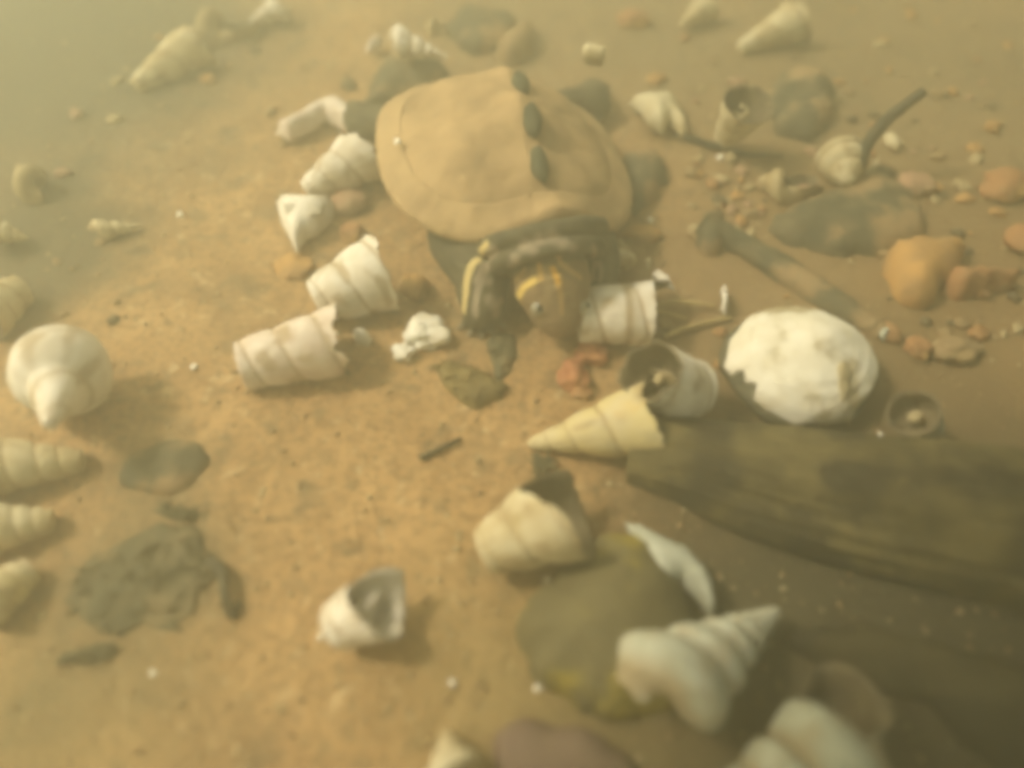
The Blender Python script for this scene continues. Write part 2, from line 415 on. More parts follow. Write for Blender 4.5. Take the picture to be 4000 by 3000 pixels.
def cone_shell(label, tip, rt, base, rb, nw=3, lips=(), mat='shell_white', lining='lining_brown', seed=0, bulge=0.10, band=None, prof=None, closed=False, lift=0.0, hand=1, thick=0.10, jag=0.05, keel=0.0, up=0.0, tipup=0.0):
    """A worn, often broken spire: whorled cone wall, ragged open end showing the hollow and the pillar inside. rt, rb in photo pixels."""
    k = 0.5 * ((at(base[0] + 50, base[1]).x - at(base[0] - 50, base[1]).x) + (at(tip[0] + 50, tip[1]).x - at(tip[0] - 50, tip[1]).x)) / 100
    Rt, Rb = rt * k, rb * k
    A = on(tip[0], tip[1], Rt * 0.85 + lift + tipup); B = on(base[0], base[1], Rb * 0.80 + lift + up)
    d = B - A; L = d.length; X = d / L; Y = Vector((0, 0, 1)).cross(X).normalized(); Z = X.cross(Y)
    P0 = B + Vector((0, 0, -Rb * 0.8 - up)); O = A - P0
    NX, NP = 64, 60
    def rad_(x):
        if prof:
            for (xa, ra), (xb, rb_) in zip(prof, prof[1:]):
                if x <= xb: 
                    t = max(0, (x - xa) / (xb - xa)); return (ra + (rb_ - ra) * t) * Rb
            return prof[-1][1] * Rb
        return Rt + (Rb - Rt) * x
    def gph(x):
        if prof or Rb / Rt < 1.25: return x
        return math.log(max(rad_(x), Rt * .3) / Rt) / math.log(Rb / Rt)
    def xe(ph):
        v = 1.0 + jag * (noise.noise(Vector((math.cos(ph) * 2.2, math.sin(ph) * 2.2, seed))) + 0.7 * noise.noise(Vector((math.cos(ph) * 6, math.sin(ph) * 6, seed + 4))))
        for a0, am, wd in lips:
            dd = (math.degrees(ph) - a0 + 180) % 360 - 180; v += am * math.exp(-(dd / wd) ** 2)
        return v
    def pt(x, ph, m=1.0, wh=True):
        r = rad_(x) * m
        if wh:
            f = (nw * gph(x) - hand * ph / (2 * math.pi)) % 1
            r *= 1 + bulge * (math.sin(math.pi * f) ** 0.55 - 0.75) + keel * math.exp(-((f - 0.35) / 0.06) ** 2)
        n_ = 1 + 0.030 * noise.noise(Vector((x * 3, math.cos(ph) * 1.5 + seed, math.sin(ph) * 1.5))) + 0.012 * noise.noise(Vector((x * 14, math.cos(ph) * 5 + seed, math.sin(ph) * 5)))
        return O + X * (x * L) + Y * (r * n_ * math.cos(ph)) + Z * (r * n_ * math.sin(ph))
    def mark(x, ph):
        f = (nw * gph(x) - hand * ph / (2 * math.pi)) % 1
        q = Vector((x * 5, math.cos(ph) * 2 + seed, math.sin(ph) * 2))
        g = min(f, 1 - f); sut = max(0.0, 1 - g / (0.085 + 0.05 * noise.noise(q * 1.3))) * 0.8
        grow = max(0.0, noise.noise(Vector((x * 2, ph * 7, seed + f)))) * 0.35
        blot = max(0.0, min(1.0, (noise.noise(q) - 0.16) * 3.5)) * 0.65
        bd = 0.8 * math.exp(-((x - band) / 0.07) ** 2) if band else 0
        kk = 0.5 + 0.5 * noise.noise(q * 1.7); return (0.26 + 0.17 * kk, 0.18 + 0.115 * kk, 0.085 + 0.06 * kk, max(sut, grow, blot, bd))
    V, F, C = [], [], []
    def ring(fx, m, wh=True):
        for j in range(NP):
            ph = 2 * math.pi * j / NP; x = fx(ph); V.append(pt(x, ph, m, wh)); C.append(mark(x, ph))
    def bridge(i):
        for j in range(NP):
            a = i * NP + j; b = i * NP + (j + 1) % NP; F.append((a, b, b + NP, a + NP))
    ring(lambda ph: -0.02, 0.30); ring(lambda ph: -0.012 + 0.02 * noise.noise(Vector((math.cos(ph) * 2, math.sin(ph) * 2, seed))), 0.75)
    for i in range(NX + 1): ring(lambda ph, i=i: xe(ph) * i / NX if not closed else i / NX, 1.0)
    for i in range(NX + 2): bridge(i)
    F.append(tuple(range(NP - 1, -1, -1)))
    if closed: F.append(tuple((NX + 2) * NP + j for j in range(NP)))
    root = empty('snail_shell', label, 'snail shell', loc=P0, group=SHELLGRP)
    def put(nm, V, F, C, m_):
        me = mesh(V, F); ca = me.color_attributes.new('marks', 'FLOAT_COLOR', 'POINT')
        ca.data.foreach_set('color', [q for c in C for q in c] if C else [0.0] * 4 * len(V)); return link(nm, me, M[m_], root)
    put('whorls', V, F, C, mat)
    if not closed:
        V, F, C = [], [], []
        for dx, m in ((0, 1.0), (0.0, 1 - thick), (-.03, 0.97 - thick), (-.12, 0.94 - thick), (-.25, 0.9 - thick), (-.40, .75), (-.48, .5), (-.52, .2)):
            ring(lambda ph, dx=dx: xe(ph) + dx, m, False)
        for i in range(7): bridge(i)
        F.append(tuple(7 * NP + j for j in range(NP)))
        put('aperture', V, F, None, lining)
        pth = [O + X * (L * (0.50 + .035 * i)) + Y * (Rb * .16 * math.cos(i * .9)) + Z * (Rb * .16 * math.sin(i * .9)) for i in range(10)]
        V, F = tube(pth, lerp_list([.20 * Rb, .16 * Rb, .09 * Rb], 10), 14, True, 0.1, seed)
        put('columella', V, F, None, 'shell_tan' if lining == 'lining_brown' else lining)
    return root

def fragment(name, label, cat, outline, h, mat, lining=None, thin=0.0012, power=0.5, rough=0.0006, seed=0, base=0.0, group=None, step=0.0014, ridge=None, z=0.002, rs=80):
    me, c = mound(PL(outline, z), h, power, rough, rs, step, seed, thin=thin, base=base, ridge=ridge)
    o = link(name, me, M[mat]); o.location = c
    return tag(o, label, cat, group)

# ------------------------------------------------------------------ the turtle
HEAD_A = rad(9)                                      # turned a little to its left, nose towards the viewer's right
TC = Vector((-0.0060, 0.240, 0.0))                    # under the middle of the carapace
TM = Matrix.Translation(TC) @ Matrix.Rotation(math.pi + HEAD_A, 4, 'Z')   # local: +Y nose, +X its right (viewer's left), +Z up
TMI = TM.inverted()
def TL(px, py, z): return TMI @ at(px, py, z)
CW, CLF, CLR, CH = 0.0450, 0.049, 0.045, 0.0225        # carapace half width, front and rear half lengths, height
TILT = 0.0
def build_turtle():
    root = empty('turtle', 'small turtle with silt covered keeled shell and yellow striped head', 'turtle', mat=TM)
    HX = TL(2150, 1040, 0.02).x
    # --- carapace: a low dome with a keel, scute seams and a flared rim
    def outline(a):
        c, s_ = math.cos(a), math.sin(a)
        q = (abs(c) ** 2.7 + abs(s_) ** 2.7) ** (-1 / 2.7)
        x = CW * c * q; y = (CLF if s_ > 0 else CLR) * s_ * q
        return x, y
    def dome(x, y, r):
        z = CH * max(0.0, 1 - r ** 2.3) ** 0.72
        z += 0.0070 * max(0, 1 - abs(x) / 0.034) * max(0, 1 - r ** 3)
        k = math.exp(-(x / 0.0060) ** 2) * max(0, 1 - r ** 3)
        z += (0.0012 + 0.0014 * math.cos((y - 0.006) * 2 * math.pi / 0.027)) * k
        for ys in (0.033, 0.008, -0.018, -0.040):                      # seams between the keel scutes
            z -= 0.00025 * math.exp(-((y - ys) / 0.0014) ** 2) * math.exp(-(x / 0.014) ** 4)
        for sg in (-1, 1):
            z -= 0.00015 * math.exp(-((x - sg * (0.0165 + 0.0022 * math.cos(y * 2 * math.pi / 0.026))) / 0.0013) ** 2)
            for ys in (0.022, -0.004, -0.029):
                z -= 0.00015 * math.exp(-((y - ys - sg * x * 0.08) / 0.0013) ** 2) * (1 if x * sg > 0.016 else 0)
        if y > 0: z += 0.0125 * math.exp(-((x - HX) / 0.0165) ** 2) * min(1, max(0, (r - 0.45) / 0.5)) ** 1.6    # front edge arched over the neck
        z += 0.0014 * nz((x, y, 0), 60, 21) + 0.0005 * nz((x, y, 0), 190, 22)
        return z
    NA, NR = 200, 70
    def shell_sheet(r0, r1, n, rimlike):
        V, F = [], []
        for i in range(n + 1):
            r = r0 + (r1 - r0) * i / n
            for k in range(NA):
                a = 2 * math.pi * k / NA
                ox, oy = outline(a)
                sc_ = 1.0
                x, y = ox * r * sc_, oy * r * sc_
                z = dome(x, y, min(r, 1))
                fl = max(0, (r - 0.80) / 0.20)
                z += 0.0050 * fl ** 1.8
                if rimlike:
                    m = (a * 24 / (2 * math.pi)) % 1
                    g = math.exp(-((min(m, 1 - m)) / 0.05) ** 2)
                    z -= 0.0005 * g
                    z += 0.0003
                    if fl > 0.9: x *= 1 - 0.012 * g; y *= 1 - 0.012 * g
                V.append((x, y, z + 0.0125))
        for i in range(n):
            for k in range(NA):
                A = i * NA + k; B = i * NA + (k + 1) % NA
                F.append((A, A + NA, B + NA, B))
        return V, F
    V, F = shell_sheet(0.004, 0.83, NR, False); F.append(tuple(range(NA)))
    car = link('carapace', mesh(V, F), M['silt_carapace'], root)
    so = car.modifiers.new('thick', 'SOLIDIFY'); so.thickness = 0.0022; so.offset = -1
    V, F = shell_sheet(0.815, 1.0, 16, True)
    rim = link('marginal_rim', mesh(V, F), M['rim'], car)
    so = rim.modifiers.new('thick', 'SOLIDIFY'); so.thickness = 0.0024; so.offset = -1
    for me in (car.data, rim.data):
        me.color_attributes['marks'].data.foreach_set('color', [0.0] * (4 * len(me.vertices)))
    # dark knobs along the keel
    for y, ln, h in ((0.0310, 0.0085, 0.0030), (0.0130, 0.0090, 0.0034), (-0.0085, 0.0080, 0.0034)):
        me = rock_mesh(1, int(y * 900) + 40, 3, 0.12, (0.0030, ln * .85, h))
        for v in me.vertices: v.co.z += (0.0016 if v.co.y > 0 else -0.001) * 0 - 0.10 * v.co.y
        kb = link('keel_knob', me, M['knob'], car); kb.location = (-0.0034, y, dome(-0.0034, y, abs(y) / 0.049) + 0.0126)
    # plastron and bridge under it
    V, F = [], []
    for z, k in ((0.013, 0.70), (0.007, 0.66), (0.0045, 0.60)):
        for j in range(64):
            ox, oy = outline(2 * math.pi * j / 64); V.append((ox * k, oy * k * 0.95, z))
    for i in range(2):
        for j in range(64):
            A = i * 64 + j; B = i * 64 + (j + 1) % 64; F.append((A, A + 64, B + 64, B))
    F.append(tuple(range(128, 192)))
    V2, F2 = V, F
    ROLL = rad(-10)
    pl = link('plastron', mesh(V2, F2), M['plastron'], root); pl.rotation_euler = (0, ROLL * .7, 0)
    car.rotation_euler = (0, ROLL, 0); car.location = (0, 0, 0.0015)
    # --- body: head, neck, folded collar, limbs and tail as one skin
    bm = bmesh.new()
    def blob(p, r, s=(1, 1, 1), rotm=None):
        m_ = Matrix.Diagonal((*[r * k for k in s], 1))
        if rotm: m_ = rotm.to_4x4() @ m_
        bmesh.ops.create_icosphere(bm, subdivisions=2, radius=1, matrix=Matrix.Translation(p) @ m_)
    def limb(pts, rs, n=9, s=(1, 1, 1)):
        for i in range(len(pts) - 1):
            for j in range(n + 1):
                t = j / n; blob(pts[i].lerp(pts[i + 1], t), rs[i] + (rs[i + 1] - rs[i]) * t, s)
    hb = TL(2148, 1050, 0.0205); hs = TL(2190, 1268, 0.0095)            # back of the skull, tip of the snout
    ax = (hs - hb); hl = ax.length; axn = ax.normalized()
    side = Vector((1, 0, 0)); side = (side - axn * side.dot(axn)).normalized(); up = side.cross(axn)
    if up.z < 0: up = -up
    for t, wd, ht in ((0.0, .0118, .0098), (.12, .0127, .0106), (.25, .0128, .0108), (.38, .0122, .0104), (.52, .0110, .0095), (.66, .0100, .0088), (.80, .0086, .0078), (.92, .0069, .0066), (.99, .0052, .0052)):
        rm = Matrix((side, axn, up)).transposed()
        blob(hb + ax * t, 1, (wd, min(wd, ht) * 0.8, ht), rm)
    neck = Vector((0.000, 0.028, 0.0145))
    limb([neck, hb], [0.0110, 0.0112])
    # folded collar of neck skin round the back of the head
    cc = hb - axn * 0.0042
    for k in range(40):
        a = math.pi * (-0.15 + 1.30 * k / 39)
        blob(cc + side * math.cos(a) * 0.0158 + up * (math.sin(a) * 0.0122), 0.0030)
    cc2 = hb - axn * 0.0100
    for k in range(40):
        a = math.pi * (-0.15 + 1.30 * k / 39)
        blob(cc2 + side * math.cos(a) * 0.0178 + up * (math.sin(a) * 0.0108), 0.0032)
    # front limbs: the viewer's left one is folded with its hand on the sand, the other tucked behind a shell
    sh = Vector((0.017, 0.036, 0.014)); el = TL(1880, 1060, 0.0125); ha = TL(1890, 1205, 0.0065)
    limb([sh, el, ha], [0.0110, 0.0100, 0.0074])
    fingers = [(TL(1818, 1262, 0.002)), (TL(1848, 1283, 0.002)), (TL(1883, 1290, 0.002)), (TL(1917, 1283, 0.002)), (TL(1950, 1258, 0.002))]
    for f in fingers:
        limb([ha, ha.lerp(f, 0.6), f], [0.0040, 0.0026, 0.0015], 6)
    sh2 = Vector((-0.026, 0.030, 0.012)); el2 = TL(2335, 1010, 0.011); ha2 = TL(2345, 1110, 0.005)
    limb([sh2, el2, ha2], [0.0095, 0.0078, 0.0056])
    fin2 = [TL(2300 + 24 * i, 1150 - abs(i - 2) * 8, 0.0015) for i in range(5)]
    for f in fin2: limb([ha2, f], [0.0038, 0.0016], 6)
    for sg in (-1, 1):
        limb([Vector((sg * 0.026, -0.034, 0.010)), Vector((sg * 0.046, -0.044, 0.008)), Vector((sg * 0.050, -0.058, 0.004))], [0.0095, 0.0080, 0.0058])
        for q in (-2, -1, 0, 1, 2):
            limb([Vector((sg * 0.050, -0.058, 0.004)), Vector((sg * (0.051 + q * 0.0030), -0.0665 + abs(q) * 0.001, 0.002))], [0.0042, 0.0017], 5)
    limb([Vector((0, -0.045, 0.010)), Vector((0.002, -0.066, 0.005)), Vector((0.006, -0.080, 0.003))], [0.0058, 0.0032, 0.0012])
    for pts in ([Vector((0, 0.03, 0.014)), Vector((0, -0.04, 0.013))], [Vector((0.018, 0.03, 0.012)), Vector((-0.018, 0.03, 0.012))], [Vector((0.026, -0.034, 0.011)), Vector((-0.026, -0.034, 0.011))]):
        limb(pts, [0.010, 0.010], 14)
    tmp = bpy.data.meshes.new('tmp'); bm.to_mesh(tmp); bm.free()
    to = bpy.data.objects.new('tmp', tmp); COL.objects.link(to)
    rmod = to.modifiers.new('r', 'REMESH'); rmod.mode = 'VOXEL'; rmod.voxel_size = 0.00055
    smod = to.modifiers.new('s', 'SMOOTH'); smod.factor = 0.5; smod.iterations = 5
    dg = bpy.context.evaluated_depsgraph_get()
    me = bpy.data.meshes.new_from_object(to.evaluated_get(dg)); bpy.data.objects.remove(to)
    me.name = 'body'
    bvh = BVHTree.FromPolygons([v.co for v in me.vertices], [p.vertices[:] for p in me.polygons])
    # wrinkles and scales of the skin
    def snap(p): return bvh.find_nearest(p)[0]
    eye0 = TMI @ Vector((0, 0, CAM_H))
    def see(px, py, z):
        h = bvh.ray_cast(eye0, (TL(px, py, z) - eye0).normalized())[0]
        return h if h and (h - TL(px, py, z)).length < 0.03 else snap(TL(px, py, z))
    def line(pts, z): return [snap(p) for p in spline([see(px, py, zz) for (px, py), zz in zip(pts, z)], 6)]
    YEL = (0.74, 0.52, 0.15); PALE = (0.46, 0.36, 0.20); ORA = (0.42, 0.27, 0.11); PINK = (0.30, 0.24, 0.17)
    stripes = [
        (line([(2028, 1158), (2046, 1122), (2088, 1096)], [.026, .029, .031]), YEL, 0.00105),
        (line([(2160, 1050), (2174, 1082), (2184, 1118)], [.034, .033, .031]), (0.70, 0.40, 0.08), 0.00085),
        (line([(2184, 1118), (2192, 1170), (2196, 1225)], [.031, .027, .02]), ORA, 0.00065),
        (line([(2106, 1034), (2110, 1060), (2114, 1090)], [.034, .034, .033]), (0.52, 0.32, 0.10), 0.00080),
        (line([(2178, 1008), (2220, 1050), (2268, 1082)], [.034, .032, .027]), (0.50, 0.34, 0.16), 0.00085),
        (line([(2050, 1050), (2030, 1078), (2010, 1100)], [.032, .029, .026]), ORA, 0.0007),
        (line([(2136, 1060), (2138, 1110), (2140, 1180)], [.034, .033, .028]), (0.27, 0.19, 0.10), 0.0009),
        (line([(1900, 955), (1858, 1020), (1826, 1085), (1818, 1150), (1812, 1215)], [.020, .018, .015, .010, .006]), (0.60, 0.46, 0.20), 0.00115),
        (line([(1930, 975), (1892, 1045), (1872, 1100)], [.024, .022, .018]), PINK, 0.0016),
        (line([(1875, 1100), (1862, 1160), (1856, 1230)], [.018, .012, .008]), PINK, 0.0010),
        (line([(2315, 960), (2325, 1030), (2318, 1090)], [.02, .018, .01]), PINK, 0.0008),
        (line([(2350, 990), (2348, 1050), (2342, 1100)], [.02, .016, .01]), PINK, 0.0007),
    ]
    # pale blotches on the folded collar
    blots = [(see(px, py, z), r) for px, py, z, r in ((2052, 962, .030, .0032), (2012, 1010, .026, .0026), (1998, 1040, .024, .002), (2110, 940, .034, .003), (2158, 930, .036, .0034), (2200, 950, .034, .003), (2080, 975, .03, .0024), (2240, 970, .032, .0022),
             (1910, 1100, .014, .0018), (1915, 1170, .010, .0026), (1935, 1195, .009, .0028), (1940, 1225, .008, .0024), (1960, 1175, .008, .0018))]
    kds = []
    for pts, cl, wd in stripes:
        dn = [pts[i].lerp(pts[i + 1], j / 6) for i in range(len(pts) - 1) for j in range(6)] + [pts[-1]]
        kd_ = KDTree(len(dn))
        for i, q in enumerate(dn): kd_.insert(q, i)
        kd_.balance(); kds.append((kd_, cl, wd))
    ca = me.color_attributes.new('marks', 'FLOAT_COLOR', 'POINT')
    cols = []
    for v in me.vertices:
        p = v.co; c = (0, 0, 0); al = 0.0
        q = p - hb; t = q.dot(axn) / hl
        if -0.08 < t < 1.3 and (q - axn * q.dot(axn)).length < 0.0145:
            n_ = 0.5 + 0.5 * nz(p, 240, 31)
            c = (0.20 + 0.07 * n_, 0.135 + 0.045 * n_, 0.075 + 0.02 * n_); al = min(1, (t + 0.08) * 9) * 0.95
        for bp_, r in blots:
            d = (p - bp_).length
            if d < r:
                f = (1 - (d / r) ** 2) * 0.85; c = tuple(x * (1 - f) + y * f for x, y in zip(c if al > 0.1 else PINK, (0.33, 0.26, 0.18))); al = max(al, f)
        for kd_, cl, wd in kds:
            d = kd_.find(p)[2]
            if d < wd * 1.35:
                f = min(1, (wd * 1.35 - d) / (wd * 0.5)); c = tuple(x * (1 - f) + y * f for x, y in zip(c, cl)) if al > 0.1 else cl; al = max(al, f)
        cols += [*c, al]
    ca.data.foreach_set('color', cols)
    nrm = [v.normal.copy() for v in me.vertices]
    for v, vn in zip(me.vertices, nrm):
        p = v.co.copy(); v.co = p + vn * (0.00022 * nz(p, 420, 5) + 0.00035 * nz(p, 130, 6))
    body = link('body', me, M['skin'], root)
    for sg in (1, -1):
        mid = hb + ax * 0.70
        dr = (side * sg * 0.82 + up * 0.46 + axn * 0.12).normalized()
        hit = bvh.ray_cast(mid + dr * 0.03, -dr)[0] or mid + dr * 0.009
        if sg > 0: hit = see(2092, 1205, 0.02); dr = ((hit - mid) - axn * (hit - mid).dot(axn)).normalized()
        e = link('eye', rock_mesh(1, 3, 3, 0.0, (0.0027, 0.0027, 0.0027)), M['iris'], body); e.location = hit - dr * 0.0016
        for v in e.data.vertices: pass
        pu = link('pupil', rock_mesh(1, 4, 3, 0.0, (0.0011, 0.0011, 0.0011)), M['pupil'], e); pu.location = (eye0 - hit).normalized() * 0.0020 if sg > 0 else dr * 0.0022
    for f, h_ in [(f, ha) for f in fingers] + [(f, ha2) for f in fin2]:
        d = (f - h_).normalized()
        V, F = tube([f - d * 0.0005, f + d * 0.0015 + Vector((0, 0, .0004)), f + d * 0.0036 - Vector((0, 0, .0008))], [0.0010, 0.0008, 0.0002], 8)
        link('claw', mesh(V, F), M['claw'], body)
build_turtle()

# ------------------------------------------------------------------ logs and sticks
def log_mesh(path, radii, seed, seg=64, ridge=0.06, k=10):
    P = spline(path, k); R = lerp_list(radii, len(P)); V, F = [], []
    n = len(P); dl = 0
    for i, p in enumerate(P):
        d = (P[min(i + 1, n - 1)] - P[max(i - 1, 0)]).normalized(); u = d.cross(Vector((0, 0, 1))).normalized(); v = u.cross(d)
        dl += (P[i] - P[i - 1]).length if i else 0
        for kk in range(seg):
            a = 2 * math.pi * kk / seg
            g = noise.noise(Vector((math.cos(a) * 6, math.sin(a) * 6, dl * 12 + seed))) * ridge + noise.noise(Vector((math.cos(a) * 16, math.sin(a) * 16, dl * 25 + seed))) * ridge * 0.7 + noise.noise(Vector((math.cos(a) * 1.5, math.sin(a) * 1.5, dl * 30 + seed))) * 0.12
            r = R[i] * (1 + g)
            V.append(p + u * r * math.cos(a) + v * r * math.sin(a))
    for i in range(n - 1):
        for kk in range(seg):
            a = i * seg + kk; b = i * seg + (kk + 1) % seg; F.append((a, b, b + seg, a + seg))
    F.append(tuple(range(seg - 1, -1, -1))); F.append(tuple((n - 1) * seg + q for q in range(seg)))
    return V, F
V, F = log_mesh([on(2480, 1765, 0.001), on(2660, 1800, 0.003), on(3000, 1890, 0.004), on(3500, 1990, 0.006), on(4050, 2090, 0.008), on(4700, 2220, 0.010)], [0.0105, 0.0125, 0.0160, 0.0190, 0.0215, 0.024], 3, seg=120, ridge=0.065, k=24)
tag(link('sunken_log', mesh(V, F), M['log']), 'thick dark waterlogged log half buried along the right of the bed', 'log')
# trunk added above the water, out of frame, to shade the lower right corner
V, F = log_mesh([Vector((-0.113 + t * 0.80, 0.012 + t * 0.60, 0.305)) for t in (-0.30, -0.12, 0.06, 0.24, 0.70)], [0.090, 0.098, 0.100, 0.095, 0.08], 8, seg=48)
tag(link('added_shade_trunk', mesh(V, F), M['wood']), 'thick unseen trunk added above the water to shade the lower right corner', 'log')
def stick(name, label, cat, path, radii, mat, seed=0, k=6, seg=12, group=None):
    P = spline(path, k); V, F = tube(P, lerp_list(radii, len(P)), seg, True, 0.15, seed)
    return tag(link(name, mesh(V, F), M[mat]), label, cat, group)
stick('stick', 'thick dark sunken stick running from under a dark lump down to the white clam valve', 'stick', [on(2740, 880, .0015), on(2900, 965, .0005), on(3060, 1060, .0008), on(3250, 1185, .0003), on(3440, 1310, -.001)], [.0060, .0045, .0054, .0050, .0040], 'stone_dark', 3, k=14, seg=20)
stick('twig', 'dark curved twig standing up over the striped shell', 'twig', [on(3290, 725, .002), at(3350, 655, .008), at(3376, 590, .013), at(3410, 530, .018), at(3480, 455, .024), at(3610, 355, .032)], [.0016, .0022, .0025, .0023, .0021, .0018], 'twig', 5)
stick('twig', 'short thin brown twig lying on open sand below the turtle', 'twig', [on(1640, 1790, .001), on(1710, 1758, .0012), on(1800, 1712, .001)], [.0010, .0007, .0005], 'twig', 6)
stick('twig', 'long thin twig lying under the pale shells right of the turtle', 'twig', [on(2640, 520, .002), on(2760, 560, .002), on(2900, 600, .0015), on(3060, 610, .0015)], [.0012, .0014, .001, .0006], 'twig', 7)
stick('plant_stem', 'pale yellow dead stem lying right of the banded white shell', 'stem', [on(2560, 1192, .0025), on(2660, 1180, .003), on(2790, 1192, .002)], [.0007, .0009, .0005], 'twig_pale', 8)
stick('plant_stem', 'pale stem with a bent end leaning against the banded white shell', 'stem', [on(2520, 1215, .004), on(2600, 1222, .003), on(2680, 1245, .0015)], [.0009, .0008, .0006], 'twig_pale', 9)
stick('plant_stem', 'faint pale stem lying in front of the clam valve on brown sand', 'stem', [on(2600, 1310, .002), on(2740, 1262, .002), on(2860, 1240, .0015)], [.0008, .0008, .0005], 'twig_pale', 10)
stick('twig', 'bent dark twig sticking out of the algae mat', 'twig', [on(820, 2190, .002), on(868, 2230, .003), on(880, 2330, .003), on(905, 2405, .001), on(935, 2350, .001)], [.0013, .0015, .0012, .0011, .0006], 'twig', 11)

# ------------------------------------------------------------------ shells
shell('large grey ridged snail shell lying in the shade, tip towards the log', (3075, 2358), (2500, 2770), 200, 'shell_grey', 0.315, 1.36, 8, jag=0.45, seed=1, keel=0.05, flare=0.06, bulge=.10, flat=.36, baser=.5)
shell('greenish grey snail shell with brown open mouth at the bottom right of the photo', (2560, 3330), (3520, 2830), -8, 'shell_grey', 0.315, 1.34, 8, 'lining_brown', seed=2, keel=0.03, jag=0.12, bulge=.09, flat=.36, flare=.12)
cone_shell('blunt cream snail shell with its dark mouth turned up above the olive stone', (1900, 2150), 92, (2220, 1995), 186, 2.4, [(50, -.34, 52), (-25, .16, 30), (120, .10, 40), (-90, .05, 50)], 'shell_cream', 'lining_brown', seed=3, bulge=.14, up=.006)
cone_shell('long ochre and cream banded snail shell pointing left', (2072, 1735), 22, (2580, 1635), 168, 4.2, [(90, -.1, 50), (0, .05, 40)], 'shell_yellow', seed=4, bulge=.13, jag=.05)
cone_shell('white broken snail shell with a big round dark mouth behind the ochre one', (2685, 1535), 128, (2535, 1450), 112, 1.3, [(-120, .12, 50), (60, -.12, 40)], 'shell_white', seed=36, bulge=.10, jag=.09, up=.016)
cone_shell('broken white snail shell lying alone on open sand beside a dark grain', (1320, 2440), 95, (1490, 2365), 128, 1.4, [(85, -.10, 50), (60, -.28, 45), (-15, .30, 32), (-60, .1, 50)], 'shell_white', 'nacre', seed=5, bulge=.12, jag=.08, up=.006)
cone_shell('chipped pinkish white snail shell leaning under a larger white one', (945, 1430), 92, (1325, 1330), 135, 2.6, [(-60, -.15, 50), (60, .05, 40)], 'shell_pink', seed=6, bulge=.10, jag=.09)
cone_shell('large white snail shell with a hooked lip left of the turtle', (1235, 1180), 85, (1490, 1065), 150, 2.3, [(10, -.38, 38), (75, .10, 40), (-30, .1, 20)], 'shell_white', seed=7, bulge=.12, jag=.06)
cone_shell('white banded snail shell leaning against the edge of the turtle', (1195, 742), 38, (1435, 595), 112, 3.2, [(45, -.2, 45), (-20, .12, 30)], 'shell_white', seed=8, bulge=.13, lift=.002, jag=.08)
cone_shell('white snail shell with a tan band right beside the turtle head', (2262, 1235), 104, (2535, 1225), 120, 1.6, [(25, .34, 22), (90, .03, 40)], 'shell_white', seed=9, bulge=.09, band=.66, jag=.04)
shell('pale tan snail shell upright behind the banded white one', (2420, 925), (2425, 1085), -80, 'shell_cream', 0.34, 1.55, 5, seed=10, jag=0.2)
cone_shell('small striped snail shell under the dark curved twig', (3310, 715), 22, (3285, 590), 98, 3.2, (), 'shell_cream', seed=11, bulge=.16, closed=True, tipup=.004, prof=[(-.1, .05), (0, .2), (.3, .6), (.6, .92), (.8, 1.0), (.95, .8), (1.05, .1)])
cone_shell('pale snail shell pointing down with a dark hole near its top', (2835, 540), 42, (2925, 400), 92, 2.6, [(90, -.1, 50)], 'shell_cream', seed=12, bulge=.10, up=.016)
cone_shell('large pale snail shell at the far top right', (2890, 188), 24, (3115, 82), 84, 3.6, [(60, -.1, 40)], 'shell_cream', seed=14, bulge=.16)
shell('pale snail shell lying on the dark stone above the turtle', (1775, 232), (1500, 148), 190, 'shell_white', 0.24, 1.45, 6, lift=0.010, seed=15, jag=0.5)
cone_shell('hazy tan snail shell in the dim top left', (530, 335), 30, (770, 175), 95, 3.4, [(50, -.1, 40)], 'shell_cream', seed=16, bulge=.18)
shell('hazy cream snail shell at the top edge left of centre', (960, 95), (1130, 15), -90, 'shell_white', 0.36, 1.6, 5, seed=17, jag=0.3)
shell('hazy pale snail shell at the top edge right of centre', (2640, 115), (2790, 5), -90, 'shell_cream', 0.30, 1.55, 5, seed=18, jag=0.3)
shell('slender pale snail shell on dark silt near the left edge', (575, 880), (345, 908), 170, 'shell_cream', 0.24, 1.5, 5, seed=19, jag=0.3)
cone_shell('big round whitish snail shell with its tip pointing down at the left', (195, 1655), 20, (250, 1400), 172, 3.0, (), 'shell_white', seed=20, bulge=.05, closed=True, tipup=.024, prof=[(-.1, .05), (0, .14), (.20, .30), (.40, .46), (.50, .54), (.56, .76), (.63, .92), (.72, 1.0), (.82, 1.0), (.92, .9), (1.0, .7), (1.06, .02)])
cone_shell('pale tan snail shell cut by the left edge below the round one', (320, 1800), 42, (-70, 1825), 125, 4, (), 'shell_cream', seed=21, bulge=.12)
cone_shell('cream shell at the left edge above the round one', (85, 1130), 60, (-90, 1240), 115, 3, (), 'shell_cream', seed=22, bulge=.12)
cone_shell('yellowish shell at the lower left edge beside the algae', (125, 2225), 55, (-90, 2370), 118, 3, (), 'shell_yellow', seed=23, bulge=.12)
cone_shell('cream shell at the left edge midway down', (205, 2035), 45, (-100, 2075), 118, 4, (), 'shell_cream', seed=24, bulge=.12)
shell('cream shell at the left edge on the dark silt band', (125, 935), (-120, 880), -100, 'shell_cream', 0.40, 1.6, 5, seed=25, jag=0.2)
shell('pale snail shell cut by the bottom edge of the photo', (1740, 2830), (1800, 3110), -100, 'shell_cream', 0.55, 1.6, 5, seed=26, jag=0.2)
shell('faint yellowish shell in the haze by the left edge', (60, 640), (160, 745), -100, 'shell_tan', 0.34, 1.6, 5, seed=27, jag=0.2)
RG = 'ring like shell mouths sunk in the bed'
